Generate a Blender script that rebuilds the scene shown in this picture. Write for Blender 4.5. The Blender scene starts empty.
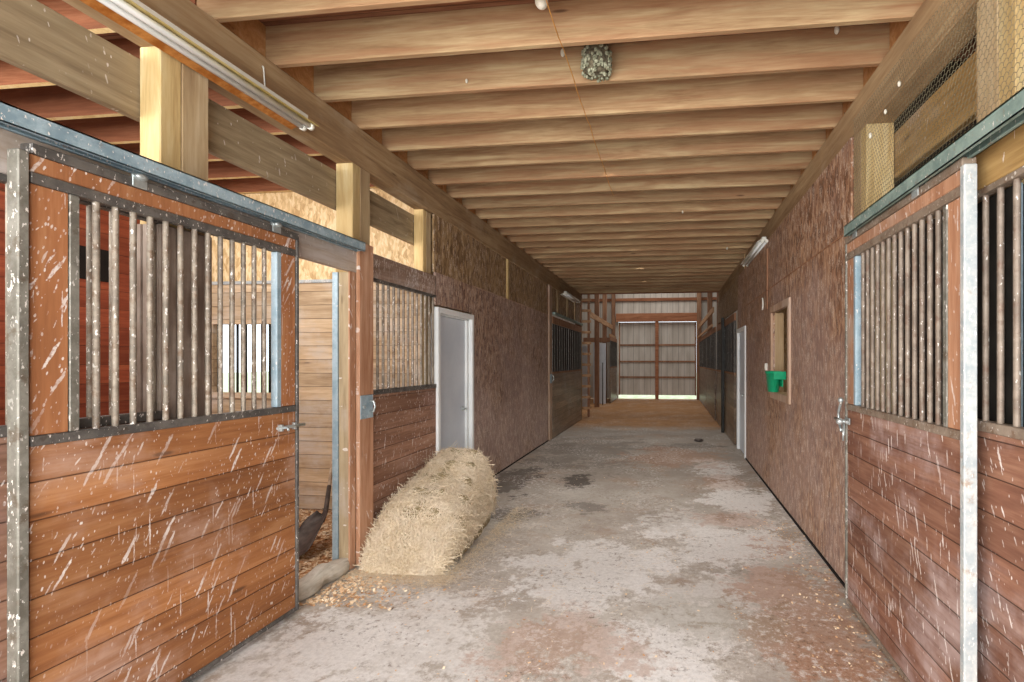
import bpy, math, random
from mathutils import Vector, Matrix
random.seed(7)
sc = bpy.context.scene
COL = sc.collection
H = 1.557
C6, S6 = math.cos(math.atan(58/495)), math.sin(math.atan(58/495))

# ------------------------------------------------------------------ mesh helpers
class MB:
    def __init__(s): s.v=[]; s.f=[]; s.sm=[]
    def face(s, pts, smooth=False):
        n=len(s.v); s.v+= [tuple(p) for p in pts]; s.f.append(tuple(range(n,n+len(pts)))); s.sm.append(smooth)
    def box(s, x0,x1,y0,y1,z0,z1, bev=0.0):
        if x0>x1: x0,x1=x1,x0
        if y0>y1: y0,y1=y1,y0
        if z0>z1: z0,z1=z1,z0
        b=min(bev,(x1-x0)*.4,(y1-y0)*.4,(z1-z0)*.4)
        if b<=0:
            n=len(s.v)
            s.v+=[(x0,y0,z0),(x1,y0,z0),(x1,y1,z0),(x0,y1,z0),(x0,y0,z1),(x1,y0,z1),(x1,y1,z1),(x0,y1,z1)]
            for q in ((0,3,2,1),(4,5,6,7),(0,1,5,4),(1,2,6,5),(2,3,7,6),(3,0,4,7)):
                s.f.append(tuple(n+i for i in q)); s.sm.append(False)
            return s
        # chamfered box
        cx,cy,cz=(x0+x1)/2,(y0+y1)/2,(z0+z1)/2
        hx,hy,hz=(x1-x0)/2,(y1-y0)/2,(z1-z0)/2
        idx={}
        for sx in (-1,1):
            for sy in (-1,1):
                for sz in (-1,1):
                    for a,(dx,dy,dz) in enumerate(((0,b,b),(b,0,b),(b,b,0))):
                        idx[(sx,sy,sz,a)]=len(s.v)
                        s.v.append((cx+sx*(hx-dx),cy+sy*(hy-dy),cz+sz*(hz-dz)))
        def F(l):
            s.f.append(tuple(idx[k] for k in l)); s.sm.append(False)
        for g in (-1,1):
            q=[(-1,-1),(1,-1),(1,1),(-1,1)]
            if g<0: q=q[::-1]
            F([(g,a,b2,0) for a,b2 in q])
            F([(a,g,b2,1) for a,b2 in q[::-1]])
            F([(a,b2,g,2) for a,b2 in q])
        for a in (-1,1):
            for c in (-1,1):
                l=[(a,c,-1,0),(a,c,1,0),(a,c,1,1),(a,c,-1,1)]
                F(l if a*c<0 else l[::-1])
                l=[(a,-1,c,0),(a,1,c,0),(a,1,c,2),(a,-1,c,2)]
                F(l if a*c>0 else l[::-1])
                l=[(-1,a,c,1),(1,a,c,1),(1,a,c,2),(-1,a,c,2)]
                F(l if a*c<0 else l[::-1])
                for d in (-1,1):
                    l=[(a,c,d,0),(a,c,d,1),(a,c,d,2)]
                    F(l if a*c*d>0 else l[::-1])
        return s
    def tube(s, pts, r, n=8, caps=True):
        pts=[Vector(p) for p in pts]
        rs = r if isinstance(r,(list,tuple)) else [r]*len(pts)
        rings=[]
        up=None
        for i,p in enumerate(pts):
            if i==0: d=pts[1]-p
            elif i==len(pts)-1: d=p-pts[i-1]
            else: d=(pts[i+1]-pts[i-1])
            d.normalize()
            if up is None or abs(d.dot(up))>.98:
                up=Vector((0,0,1)) if abs(d.z)<.9 else Vector((1,0,0))
            a=d.cross(up).normalized(); b=a.cross(d).normalized(); up=b
            st=len(s.v)
            for k in range(n):
                t=2*math.pi*k/n
                q=p+(a*math.cos(t)+b*math.sin(t))*rs[i]
                s.v.append(tuple(q))
            rings.append(st)
        for i in range(len(rings)-1):
            for k in range(n):
                s.f.append((rings[i]+k,rings[i]+(k+1)%n,rings[i+1]+(k+1)%n,rings[i+1]+k)); s.sm.append(n>4)
        if caps:
            s.f.append(tuple(rings[0]+k for k in range(n))[::-1]); s.sm.append(False)
            s.f.append(tuple(rings[-1]+k for k in range(n))); s.sm.append(False)
        return s
    def blob(s, c, r, nu=16, nv=10, jit=0, fn=None):
        st=len(s.v); c=Vector(c)
        for j in range(nv+1):
            ph=math.pi*j/nv
            for i in range(nu):
                th=2*math.pi*i/nu
                d=Vector((math.sin(ph)*math.cos(th),math.sin(ph)*math.sin(th),math.cos(ph)))
                k=1+random.uniform(-jit,jit)
                if j in (0,nv): k=1
                if fn: d=fn(d)
                s.v.append((c.x+d.x*r[0]*k,c.y+d.y*r[1]*k,c.z+d.z*r[2]*k))
        for j in range(nv):
            for i in range(nu):
                s.f.append((st+j*nu+i,st+(j+1)*nu+i,st+(j+1)*nu+(i+1)%nu,st+j*nu+(i+1)%nu)); s.sm.append(True)
        return s
    def build(s, name, mat, parent=None, org=None):
        if parent is not None: o0=Vector(parent['_o'])
        elif org is not None: o0=Vector(org)
        else:
            xs=[p[0] for p in s.v]; ys=[p[1] for p in s.v]; zs=[p[2] for p in s.v]
            o0=Vector(((min(xs)+max(xs))/2,(min(ys)+max(ys))/2,min(zs)))
        me=bpy.data.meshes.new(name)
        me.from_pydata([(p[0]-o0.x,p[1]-o0.y,p[2]-o0.z) for p in s.v],[],s.f)
        me.polygons.foreach_set('use_smooth',s.sm)
        me.materials.append(mat); me.update()
        o=bpy.data.objects.new(name,me); COL.objects.link(o)
        o['_o']=list(o0)
        if parent is not None: o.parent=parent
        else: o.location=o0
        return o
def tag(o,label=None,cat=None,group=None,kind=None):
    if label: o['label']=label
    if cat: o['category']=cat
    if group: o['group']=group
    if kind: o['kind']=kind
    return o
def thing(name,loc,label,cat,group=None):
    o=bpy.data.objects.new(name,None); COL.objects.link(o); o.location=loc; o['_o']=list(loc)
    o.empty_display_size=.1
    return tag(o,label,cat,group)
def struct(o): o['kind']='structure'; return o

# ------------------------------------------------------------------ materials
def lin(h):
    h=h.lstrip('#'); c=[int(h[i:i+2],16)/255 for i in (0,2,4)]
    return tuple((x/12.92 if x<=.04045 else ((x+.055)/1.055)**2.4) for x in c)+(1,)
class NT:
    def __init__(s,name):
        s.m=bpy.data.materials.new(name); s.m.use_nodes=True
        s.t=s.m.node_tree; s.t.nodes.clear()
        s.out=s.n('ShaderNodeOutputMaterial'); s.b=s.n('ShaderNodeBsdfPrincipled')
        s.t.links.new(s.b.outputs[0],s.out.inputs[0])
        s.pos=s.n('ShaderNodeNewGeometry').outputs['Position']
    def n(s,t,**k):
        x=s.t.nodes.new(t)
        for a,v in k.items(): setattr(x,a,v)
        return x
    def put(s,sock,v):
        if isinstance(v,bpy.types.NodeSocket): s.t.links.new(v,sock)
        else: sock.default_value=v
    def mapv(s,vec,scale=(1,1,1),rot=(0,0,0),loc=(0,0,0)):
        m=s.n('ShaderNodeMapping'); s.put(m.inputs[0],vec)
        m.inputs['Scale'].default_value=scale; m.inputs['Rotation'].default_value=rot; m.inputs['Location'].default_value=loc
        return m.outputs[0]
    def noise(s,vec,scale=5,detail=4,rough=.55,dist=0,col=False):
        x=s.n('ShaderNodeTexNoise'); s.put(x.inputs['Vector'],vec)
        x.inputs['Scale'].default_value=scale; x.inputs['Detail'].default_value=detail
        x.inputs['Roughness'].default_value=rough; x.inputs['Distortion'].default_value=dist
        return x.outputs['Color' if col else 'Fac']
    def vor(s,vec,scale=5,out='Distance',feat='F1',rand=1):
        x=s.n('ShaderNodeTexVoronoi',feature=feat); s.put(x.inputs['Vector'],vec)
        x.inputs['Scale'].default_value=scale; x.inputs['Randomness'].default_value=rand
        return x.outputs[out]
    def ma(s,op,a,b=0,c=0,clamp=False):
        x=s.n('ShaderNodeMath',operation=op,use_clamp=clamp); s.put(x.inputs[0],a); s.put(x.inputs[1],b)
        if op in('MULTIPLY_ADD','COMPARE','SMOOTH_MIN'): s.put(x.inputs[2],c)
        return x.outputs[0]
    def rng(s,v,a,b,c=0,d=1,smooth=True):
        x=s.n('ShaderNodeMapRange'); x.interpolation_type='SMOOTHSTEP' if smooth else 'LINEAR'
        s.put(x.inputs[0],v); 
        for i,q in enumerate((a,b,c,d)): s.put(x.inputs[i+1],q)
        return x.outputs[0]
    def mix(s,f,a,b,blend='MIX'):
        x=s.n('ShaderNodeMix',data_type='RGBA',blend_type=blend); s.put(x.inputs[0],f); s.put(x.inputs[6],a); s.put(x.inputs[7],b)
        return x.outputs[2]
    def ramp(s,f,stops):
        x=s.n('ShaderNodeValToRGB'); s.put(x.inputs[0],f); e=x.color_ramp.elements
        while len(e)<len(stops): e.new(.5)
        for i,(p,c) in enumerate(stops): e[i].position=p; e[i].color=c
        return x.outputs[0]
    def sep(s,v):
        x=s.n('ShaderNodeSeparateXYZ'); s.put(x.inputs[0],v); return x.outputs
    def comb(s,a,b,c):
        x=s.n('ShaderNodeCombineXYZ'); s.put(x.inputs[0],a); s.put(x.inputs[1],b); s.put(x.inputs[2],c); return x.outputs[0]
    def bump(s,h,str_=.3,dist=.01):
        x=s.n('ShaderNodeBump'); s.put(x.inputs['Height'],h); x.inputs['Strength'].default_value=str_; x.inputs['Distance'].default_value=dist
        s.t.links.new(x.outputs[0],s.b.inputs['Normal'])
    def fin(s,col,rough=.8,metal=0,spec=.3):
        s.put(s.b.inputs['Base Color'],col); s.put(s.b.inputs['Roughness'],rough); s.put(s.b.inputs['Metallic'],metal)
        s.b.inputs['Specular IOR Level'].default_value=spec
        return s.m

def splats(T,axis_normal,dens,ang,scale=9,thin=5,size=.16,seed=0):
    """pale dropping streaks: layered stretched voronoi cells leaning in the wall plane"""
    def layer(a,sc_,th,sz,k,sd):
        if axis_normal=='x': v=T.mapv(T.pos,rot=(a,0,0),loc=(0,sd,sd*.7))
        else: v=T.mapv(T.pos,rot=(0,a,0),loc=(sd,0,sd*.7))
        wob=T.noise(v,14,4,.7,col=True)
        v2=T.n('ShaderNodeVectorMath',operation='MULTIPLY_ADD'); T.put(v2.inputs[0],wob); v2.inputs[1].default_value=(.5/sc_,.5/sc_/th*2.2,.8/sc_); T.put(v2.inputs[2],v)
        st=T.mapv(v2.outputs[0],scale=(1,th,1) if axis_normal=='x' else (th,1,1))
        x=T.n('ShaderNodeTexVoronoi',feature='F1'); T.put(x.inputs['Vector'],st); x.inputs['Scale'].default_value=sc_
        rnd=T.sep(x.outputs['Color'])[0]
        r2=T.rng(rnd,1-k,1,0,1,False)
        thr=T.ma('MULTIPLY',T.ma('MULTIPLY',r2,r2),sz)
        return T.rng(T.ma('SUBTRACT',x.outputs['Distance'],thr),.02,-.05,0,1)
    ls=[layer(ang,5,10,.40,dens*.8,seed+1),layer(ang-.25,9.5,7,.40,dens*.9,seed+2),layer(ang+.12,18,5,.42,dens*.9,seed+3),layer(ang*.4,42,2.2,.42,dens*.8,seed+4),layer(0,3.2,26,.28,dens*.55,seed+5)]
    m=ls[0]
    for q in ls[1:]: m=T.ma('MAXIMUM',m,q)
    reg=T.rng(T.noise(T.mapv(T.pos,loc=(seed*3,1,2)),2.2,3),.33,.52,.25,1)
    brk=T.rng(T.noise(T.pos,60,3),.30,.5,.25,1)
    return T.ma('MULTIPLY',T.ma('MULTIPLY',m,reg),brk)

_wc={}
def wood(name,dark,mid,light,axis='y',plank=None,splat=0,ang=-.5,worn=0,rough=.75,seed=0,scl=1,worncol='b9aca0',normal='x',splatcol='e6ddd6',knots=True,thin=5):
    if name in _wc: return _wc[name]
    T=NT(name)
    sc_={'x':(.9,11,11),'y':(11,.9,11),'z':(11,11,.9)}[axis]
    sc_=tuple(q*scl for q in sc_)
    P=T.pos
    X,Y,Z=T.sep(P)
    tone=0.5
    if plank:
        ax,pitch=plank
        u={'x':X,'y':Y,'z':Z}[ax]
        q=T.ma('DIVIDE',u,pitch); idx=T.ma('FLOOR',q); fr=T.ma('FRACT',q)
        wn=T.n('ShaderNodeTexWhiteNoise',noise_dimensions='1D'); T.put(wn.inputs['W'],T.ma('ADD',idx,seed+.37))
        tone=wn.outputs['Value']
        P=T.n('ShaderNodeVectorMath',operation='ADD'); T.put(P.inputs[0],T.pos); T.put(P.inputs[1],T.comb(T.ma('MULTIPLY',tone,9),T.ma('MULTIPLY',tone,5),0)); P=P.outputs[0]
        d=T.ma('MINIMUM',fr,T.ma('SUBTRACT',1,fr))
        seam=T.rng(T.ma('MULTIPLY',d,pitch),0,.004,1,0)
    else:
        # tone per object
        oi=T.n('ShaderNodeObjectInfo'); tone=oi.outputs['Random']
        P=T.n('ShaderNodeVectorMath',operation='ADD'); T.put(P.inputs[0],T.pos); T.put(P.inputs[1],T.comb(T.ma('MULTIPLY',tone,9),T.ma('MULTIPLY',tone,5),T.ma('MULTIPLY',tone,3))); P=P.outputs[0]
        seam=None
    g=T.noise(T.mapv(P,scale=sc_,loc=(seed,seed,0)),1.1,5,.6,.9)
    g2=T.noise(T.mapv(P,scale=tuple(q*3.5 for q in sc_)),2,3,.6,.2)
    gg=T.ma('ADD',T.ma('MULTIPLY',g,.72),T.ma('MULTIPLY',g2,.28))
    col=T.ramp(gg,[(.33,lin(dark)),(.5,lin(mid)),(.66,lin(light))])
    big=T.noise(T.mapv(P,scale=(.9,.9,.9),loc=(3,seed,1)),1.5,3)
    col=T.mix(T.rng(big,.3,.7,.0,.45),col,lin(dark))
    br=T.rng(tone,0,1,.82,1.14,False)
    hsv=T.n('ShaderNodeHueSaturation'); T.put(hsv.inputs['Color'],col); T.put(hsv.inputs['Value'],br); col=hsv.outputs[0]
    if name=='joist_wood':
        col=T.mix(T.rng(T.noise(T.mapv(P,scale=(.5,6,9)),1.6,3),.42,.62,0,.42),col,lin('a06e4e'))
    if knots:
        kv=T.mapv(P,scale={'x':(1.0,5,5),'y':(5,1.0,5),'z':(5,5,1.0)}[axis])
        kd=T.vor(kv,1.3)
        col=T.mix(T.rng(kd,.03,.09,.75,0),col,lin('4a3020'))
    if worn:
        w=T.noise(T.mapv(T.pos,scale=(1.2,1.2,1.2),loc=(seed*2,5,0)),1.7,6,.62)
        w2=T.noise(T.mapv(P,scale=tuple(q*1.2 for q in sc_)),1.5,4,.7)
        wm=T.ma('MULTIPLY',T.rng(w,.56-.2*worn,.78-.2*worn),T.rng(w2,.3,.6,.15,1))
        col=T.mix(T.ma('MULTIPLY',wm,min(1,.55+.35*worn)),col,lin(worncol))
    h=gg
    if seam is not None:
        col=T.mix(T.ma('MULTIPLY',seam,.75),col,lin('2e1a12'))
        h=T.ma('SUBTRACT',gg,T.ma('MULTIPLY',seam,2.5))
    if splat:
        m=splats(T,normal,splat,ang,seed=seed,thin=thin)
        col=T.mix(T.ma('MULTIPLY',m,T.rng(T.noise(T.pos,9,2),.35,.65,.45,.88)),col,lin(splatcol))
    T.bump(h,.6,.005)
    _wc[name]=T.fin(col,rough)
    return _wc[name]

def osb(name,cols,splat=.35,ang=-.15,seed=0,pinkish=.35,fade='9a8078',normal='x'):
    T=NT(name)
    d=T.noise(T.pos,7,2,col=True)
    v=T.n('ShaderNodeVectorMath',operation='MULTIPLY_ADD'); T.put(v.inputs[0],d); v.inputs[1].default_value=(.08,.08,.08); T.put(v.inputs[2],T.pos)
    a=T.sep(T.vor(T.mapv(v.outputs[0],scale=(24,26,10),rot=(.2,0,0)),1,'Color'))[0]
    b=T.sep(T.vor(T.mapv(v.outputs[0],scale=(48,55,15),rot=(-.25,0,0),loc=(2,3,1)),1,'Color'))[0]
    f=T.ma('ADD',T.ma('MULTIPLY',a,.5),T.ma('MULTIPLY',b,.5))
    n=T.noise(T.mapv(T.pos,scale=(30,30,6)),1.3,5,.7)
    f=T.ma('ADD',T.ma('MULTIPLY',f,.55),T.ma('MULTIPLY',n,.45))
    col=T.ramp(f,[(.29,lin(cols[0])),(.5,lin(cols[1])),(.71,lin(cols[2]))])
    _,_,Z=T.sep(T.pos)
    big=T.noise(T.mapv(T.pos,loc=(seed,0,0)),1.1,4)
    low=T.rng(Z,2.5,.4,0,1)
    f2=T.ma('MULTIPLY',T.rng(T.ma('ADD',big,T.ma('MULTIPLY',low,.18)),.42,.72),pinkish)
    col=T.mix(f2,col,lin(fade))
    if splat:
        m=splats(T,normal,splat,ang,scale=11,thin=6,size=.11,seed=seed)
        col=T.mix(T.ma('MULTIPLY',m,.55),col,lin('d2c2b2'))
        fl=T.vor(T.mapv(T.pos,scale=(50,62,16),rot=(.12,0,0)),1,'Color'); q=T.sep(fl)[1]
        m=T.ma('MULTIPLY',T.rng(q,.76,.86),T.rng(T.noise(T.pos,70,2),.42,.52))
        col=T.mix(T.ma('MULTIPLY',m,.62),col,lin('d6c4b2'))
    _,Yy,_z=T.sep(T.pos)
    fr=T.ma('FRACT',T.ma('DIVIDE',T.ma('ADD',Yy,seed*.17+.3),1.22)); dd=T.ma('MULTIPLY',T.ma('MINIMUM',fr,T.ma('SUBTRACT',1,fr)),1.22)
    col=T.mix(T.rng(dd,.001,.006,.45,0),col,lin('c2a890'))
    T.bump(f,.5,.005)
    return T.fin(col,.62,0,.4)

def metal(name,base,light,rust='8a6a50',rustamt=.3,splat=0,metal_=.55,rough=.45):
    T=NT(name)
    n=T.noise(T.pos,9,6,.7)
    col=T.mix(T.rng(n,.35,.65),lin(base),lin(light))
    r=T.noise(T.mapv(T.pos,loc=(4,4,4)),14,5,.7)
    col=T.mix(T.ma('MULTIPLY',T.rng(r,.62-.25*rustamt,.75-.2*rustamt),.7),col,lin(rust))
    mt=metal_
    if splat:
        s_=T.noise(T.mapv(T.pos,scale=(90,80,40)),1,3,.6)
        m=T.rng(s_,.66-.1*splat,.70-.1*splat)
        m=T.ma('MULTIPLY',m,T.rng(T.noise(T.pos,4,2),.35,.55,.25,1))
        col=T.mix(m,col,lin('e4ded6'))
    T.bump(n,.15,.002)
    return T.fin(col,rough,mt,.5)
def plain(name,c1,c2=None,rough=.6,metal_=0,scale=8,emit=0):
    T=NT(name)
    col=T.mix(T.rng(T.noise(T.pos,scale,5,.6),.3,.7),lin(c1),lin(c2 or c1))
    m=T.fin(col,rough,metal_)
    if emit:
        T.put(T.b.inputs['Emission Color'],col); T.b.inputs['Emission Strength'].default_value=emit
    return m

M={}
M['joist']=wood('joist_wood','8c6a4a','b49670','ceb88e','x',seed=1)
M['joist_red']=wood('stall_joist_wood','6a402a','885438','a06c4e','x',seed=2)
M['block']=wood('blocking_wood','9c6a40','c08c58','d4a878','x',seed=9)
M['header']=wood('header_wood','86694c','a98b66','c0a680','y',seed=3,worn=.25,worncol='b4a48c')
M['backheader']=wood('back_header_wood','7a6850','a08e70','bcaa8a','y',seed=4,splat=.06,ang=-.4)
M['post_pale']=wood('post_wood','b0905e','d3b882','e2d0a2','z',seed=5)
M['post_side']=wood('post_wood_weathered','94795a','b8a07a','ccb896','z',seed=6)
M['doorwood_l']=wood('left_door_planks','80502f','a0693f','b98458','y',plank=('z',.14),splat=.5,ang=.5,seed=11,worn=.35,worncol='c0a08e')
M['doorstile_l']=wood('left_door_stile','8c5a38','a86f48','be8a60','z',splat=.55,ang=.5,seed=12)
M['doorwood_r']=wood('right_door_planks','664233','875e4a','a57c64','y',plank=('z',.14),splat=.3,ang=.3,seed=13,worn=.65,worncol='b8a29c')
M['doorstile_r']=wood('right_door_stile','8e6248','ae8062','c49a7c','z',splat=.3,ang=.3,seed=14,worn=.4,worncol='b09c8c')
M['panel_l']=wood('left_panel_planks','74523f','98725c','b28e78','y',plank=('z',.14),splat=.3,ang=.45,seed=15,worn=.4,worncol='9f7f76')
M['topboard']=wood('top_board','78604f','9a8070','b8a090','y',splat=.95,ang=.1,seed=16,worn=.6,worncol='b0a49c',thin=3)
M['lintel']=wood('lintel_board','8e7c6c','ae9c8a','c8baa8','y',splat=.15,ang=-.1,seed=17,worn=.9,worncol='c0b6b0')
M['orange']=wood('orange_board','9c6c4e','bf9070','d4ae92','z',splat=.22,ang=-.2,seed=18,worn=.3,worncol='c6a48e')
M['jamb']=wood('jamb_wood','8f7c60','b3a080','c8b898','z',splat=.15,seed=19,worn=.3)
M['trimpale']=wood('window_trim','9a7a62','b99a82','ccb4a0','z',seed=20,worn=.5,worncol='b8a596')
M['part_planks']=wood('partition_planks','9c8062','c6aa88','dcc4a4','x',plank=('z',.143),seed=21,worn=.6,worncol='ccc0b4',normal='y')
M['back_planks']=wood('stall_back_planks','6e3220','8d452e','a55a3c','y',plank=('z',.19),seed=22)
M['shaded_planks']=wood('shaded_stall_planks','241a15','33261e','463529','y',plank=('z',.19),seed=42)  # deep shade inside the right stall put into the wood colour
M['vert_boards']=wood('grey_vertical_boards','6c5a4e','8f7b6c','a8968a','z',seed=23,worn=.3)
M['far_wood']=wood('far_wood','785440','9e7458','b89272','z',seed=24)
M['far_plank']=wood('far_planks','58463a','7c6652','9a856e','y',plank=('z',.14),seed=25,worn=.35,worncol='8f877c',rough=.4)
M['far_beam']=wood('far_beam','84543a','a87050','bc8866','x',seed=26)
M['far_rail_board']=wood('far_track_board','a07a58','c89e78','dcb894','y',seed=27)
M['threshold']=wood('threshold_wood','8e8474','bab2a4','d6d0c4','y',seed=28,worn=.6,worncol='cfc9be')
M['rightbeam']=wood('right_beam','7d6038','a58452','bb9c68','y',seed=29,worn=.2,splat=.1,ang=-.3)
M['room_wood']=wood('room_stud_wood','8c7454','ac9270','c2aa88','z',seed=30)
M['handle_wood']=wood('tool_handle_wood','a8886a','c9b096','d8c4ac','z',seed=31,knots=False)
M['osb_l']=osb('left_osb',('63463a','917261','bd9f86'),.7,seed=1,pinkish=.55,fade='a8928c')
M['osb_lu']=osb('left_upper_osb',('6a5038','8f7350','b0946e'),.12,seed=5,pinkish=.1)
M['osb_r']=osb('right_osb',('6a4934','966d52','be9878'),.7,seed=3,pinkish=.5,fade='a48c86',ang=.2)
M['osb_pale']=osb('pale_osb',('bc9868','dcbc8a','eed6ac'),0,seed=6,pinkish=0)
M['galv']=metal('galvanised_rail','7c939e','a4b8c0',rustamt=.1,splat=.45,rough=.55,metal_=.1)
M['galv_r']=metal('galvanised_rail_green','6c827c','8ca098',rustamt=.1,splat=.2,rough=.55,metal_=.1)
M['steel']=metal('weathered_steel','6a665c','8d8a80',rust='5c4a38',rustamt=.35,splat=.5,metal_=.3,rough=.6)
M['steel_brown']=metal('brown_steel','7a6a5a','968676',rust='6b4c34',rustamt=.5,splat=.3,metal_=.15,rough=.6)
M['steel_dark']=metal('dark_steel','524f4c','716c66',rust='4a3c30',rustamt=.3,splat=.35,metal_=.3,rough=.55)
M['steel_white']=metal('whitened_steel','9da6aa','c3c4c0',rust='9c8068',rustamt=.2,splat=.5,metal_=.2,rough=.6)
M['bar_l']=metal('bar_steel','7a7064','a09484',rust='6b4f38',rustamt=.5,splat=.45,metal_=.25,rough=.6)
M['bar_r']=metal('bar_steel_brown','74665a','948678',rust='6b5040',rustamt=.5,splat=.2,metal_=.2,rough=.6)
M['bluesteel']=metal('blue_grey_steel','8ba2ae','a9bcc5',rustamt=.05,splat=.2,metal_=.2)
M['black']=plain('black_steel','1e1d1b','302e2a',.45,.4)
M['zinc']=metal('zinc_latch','9fa8a8','c9cfce',rustamt=.1,metal_=.6,rough=.35)
M['white_door']=plain('white_door_paint','c6cdd6','d2d8df',.4,0,3)
M['white_trim']=plain('white_trim_paint','dfe2e2','ebecea',.45,0,3)
M['white_enamel']=plain('white_enamel','dcdcd2','ebe8dc',.35)
M['tube']=plain('fluorescent_tube','eef2f2','f6f8f8',.15)
M['rust_reflector']=plain('rusty_reflector','9c5a20','c98a4a',.5,.2,20)
M['yellow_reflector']=plain('yellowed_reflector','b7a05a','cdbb7e',.5,.1,14)
M['green']=plain('green_plastic','0f8f63','18a574',.35)
M['dark']=plain('dark_void','120e0c','1c1614',.9)
M['mud']=plain('nest_mud','4c463a','7c735e',.95,0,60)
M['moss']=plain('nest_moss','6c6e58','b4b49c',.95,0,50)
M['string']=plain('orange_string','b87a34','d09a52',.8)
M['cocoon']=plain('pale_cocoon','c9c2b0','e2dccd',.7,0,40)
M['wire']=plain('wire','6a624e','837a62',.5,.3)
M['iron']=plain('shovel_iron','453c38','655a54',.55,.4,14)
M['grass']=plain('grass_ground','b4c08c','dfe4c8',.9,0,3)
M['gravel']=plain('gravel_ground','c8c4bc','e0dcd4',.9,0,6)
M['roofm']=plain('roof_metal','6c6660','8a847c',.6,.2)
M['outerwood']=wood('deck_boards','6e4630','94644a','ab7c5e','x',plank=('y',.3),seed=33)

# hay
T=NT('hay'); n=T.noise(T.pos,60,4,.7); oi=T.noise(T.mapv(T.pos,scale=(3,3,3)),2,3)
M['hay']=T.fin(T.mix(T.rng(oi,.3,.7,0,.5),T.ramp(n,[(.3,lin('b49c7c')),(.5,lin('dac6a6')),(.7,lin('f6ebd6'))]),lin('e6d8c4')),.9)
T=NT('hay_core'); n=T.noise(T.pos,40,5,.8); 
M['haycore']=T.fin(T.ramp(n,[(.3,lin('6f6048')),(.6,lin('a3926e'))]),.95)
T=NT('shavings'); x=T.n('ShaderNodeNewGeometry').outputs['Random Per Island']
M['shavings']=T.fin(T.ramp(x,[(0,lin('bc8e64')),(.5,lin('e0c09a')),(1,lin('f2e2c6'))]),.9)
T=NT('bedding'); a=T.sep(T.vor(T.mapv(T.pos,scale=(55,55,55)),1,'Color'))[0]; n=T.noise(T.pos,12,4)
c=T.ramp(a,[(0,lin('9a6236')),(.5,lin('c68f5e')),(1,lin('e6c498'))]); T.bump(a,.6,.01)
M['bedding']=T.fin(T.mix(T.rng(n,.4,.7,0,.5),c,lin('a8744a')),.95)

# corrugated siding
T=NT('siding'); n=T.noise(T.mapv(T.pos,scale=(2,1,.4)),2,4)
X,Y,Z=T.sep(T.pos)
fr=T.ma('FRACT',T.ma('DIVIDE',X,.23)); d=T.ma('ABSOLUTE',T.ma('SUBTRACT',fr,.5))
c=T.mix(T.rng(n,.3,.7),lin('beb6aa'),lin('d6d0c6')); c=T.mix(T.rng(d,.05,.01,0,.7),c,lin('5a544e'))
M['siding']=T.fin(c,.6,.0)
T.put(T.b.inputs['Emission Color'],c); T.b.inputs['Emission Strength'].default_value=0

# concrete floor
T=NT('concrete_floor'); P=T.pos; X,Y,Z=T.sep(P)
def spot(cx,cy,rx,ry,k=1.0,nz=.45):
    dx=T.ma('DIVIDE',T.ma('SUBTRACT',X,cx),rx); dy=T.ma('DIVIDE',T.ma('SUBTRACT',Y,cy),ry)
    d=T.ma('SQRT',T.ma('ADD',T.ma('MULTIPLY',dx,dx),T.ma('MULTIPLY',dy,dy)))
    d=T.ma('ADD',d,T.ma('MULTIPLY',T.ma('SUBTRACT',nE,.5),8.5*nz*2))
    return T.ma('MULTIPLY',T.rng(d,1.05,.62),k)
nA=T.noise(P,2.2,8,.68); nB=T.noise(T.mapv(P,loc=(7,3,0)),1.1,6,.65); nF=T.noise(P,38,5,.75)
nM=T.noise(T.mapv(P,loc=(1,9,0)),6,6,.7); nE=T.ma('ADD',T.ma('MULTIPLY',nA,.55),T.ma('MULTIPLY',T.noise(T.mapv(P,loc=(5,1,0)),11,8,.78),.45))
col=T.ramp(T.ma('ADD',T.ma('MULTIPLY',nB,.6),T.ma('MULTIPLY',nM,.4)),[(.3,lin('988d82')),(.48,lin('b3aaa0')),(.66,lin('cbc5bc'))])
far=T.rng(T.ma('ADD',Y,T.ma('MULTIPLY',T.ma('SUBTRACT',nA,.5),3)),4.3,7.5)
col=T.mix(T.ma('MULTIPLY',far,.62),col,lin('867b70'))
brown=T.rng(T.noise(T.mapv(P,loc=(4,2,0)),1.5,7,.7),.5,.68)
col=T.mix(T.ma('MULTIPLY',brown,.5),col,lin('a0826a'))
def over(m,c): 
    global col
    col=T.mix(m,col,lin(c))
W='e6e3e0'
for s_ in [(-.55,3.6,.6,.75,.75),(-.05,2.75,.5,.6,.8),(.25,3.3,.6,.5,.5),(.5,4.25,.7,.6,.75),(.78,5.6,.42,.9,.8),(.65,7.3,.4,.6,.7),(.2,4.7,.5,.5,.5),(-1.5,2.6,.7,.8,.6),(.1,2.0,.6,.6,.6),(-1.9,1.9,.6,1.0,.6)]:
    over(spot(*s_),W)
for s_ in [(-2.05,6.2,.35,1.0,.75),(-1.2,6.3,.22,.3,.9),(-1.75,4.9,.5,.25,.55),(.4,9.2,.6,.3,.5),(-1.4,8.5,1.2,1.6,.4),(-.9,5.2,.3,.2,.5)]:
    over(spot(*s_),'4c4540')
for s_ in [(.85,3.1,.45,1.1,.65),(-.6,2.7,.45,.35,.5),(.6,5.0,.35,.3,.5),(0.1,8.1,.8,.9,.5),(.95,2.0,.4,1.0,.6),(.7,6.5,.4,.4,.4)]:
    over(spot(*s_),'a87c60')
over(spot(.15,3.05,.5,.3,.35),'7c7458')
dirt=T.rng(T.ma('ADD',Y,T.ma('MULTIPLY',T.ma('SUBTRACT',nA,.5),2)),10.9,12.3)
col=T.mix(T.ma('MULTIPLY',dirt,.95),col,T.ramp(nM,[(.3,lin('9a6c42')),(.7,lin('c4935f'))]))
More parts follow.
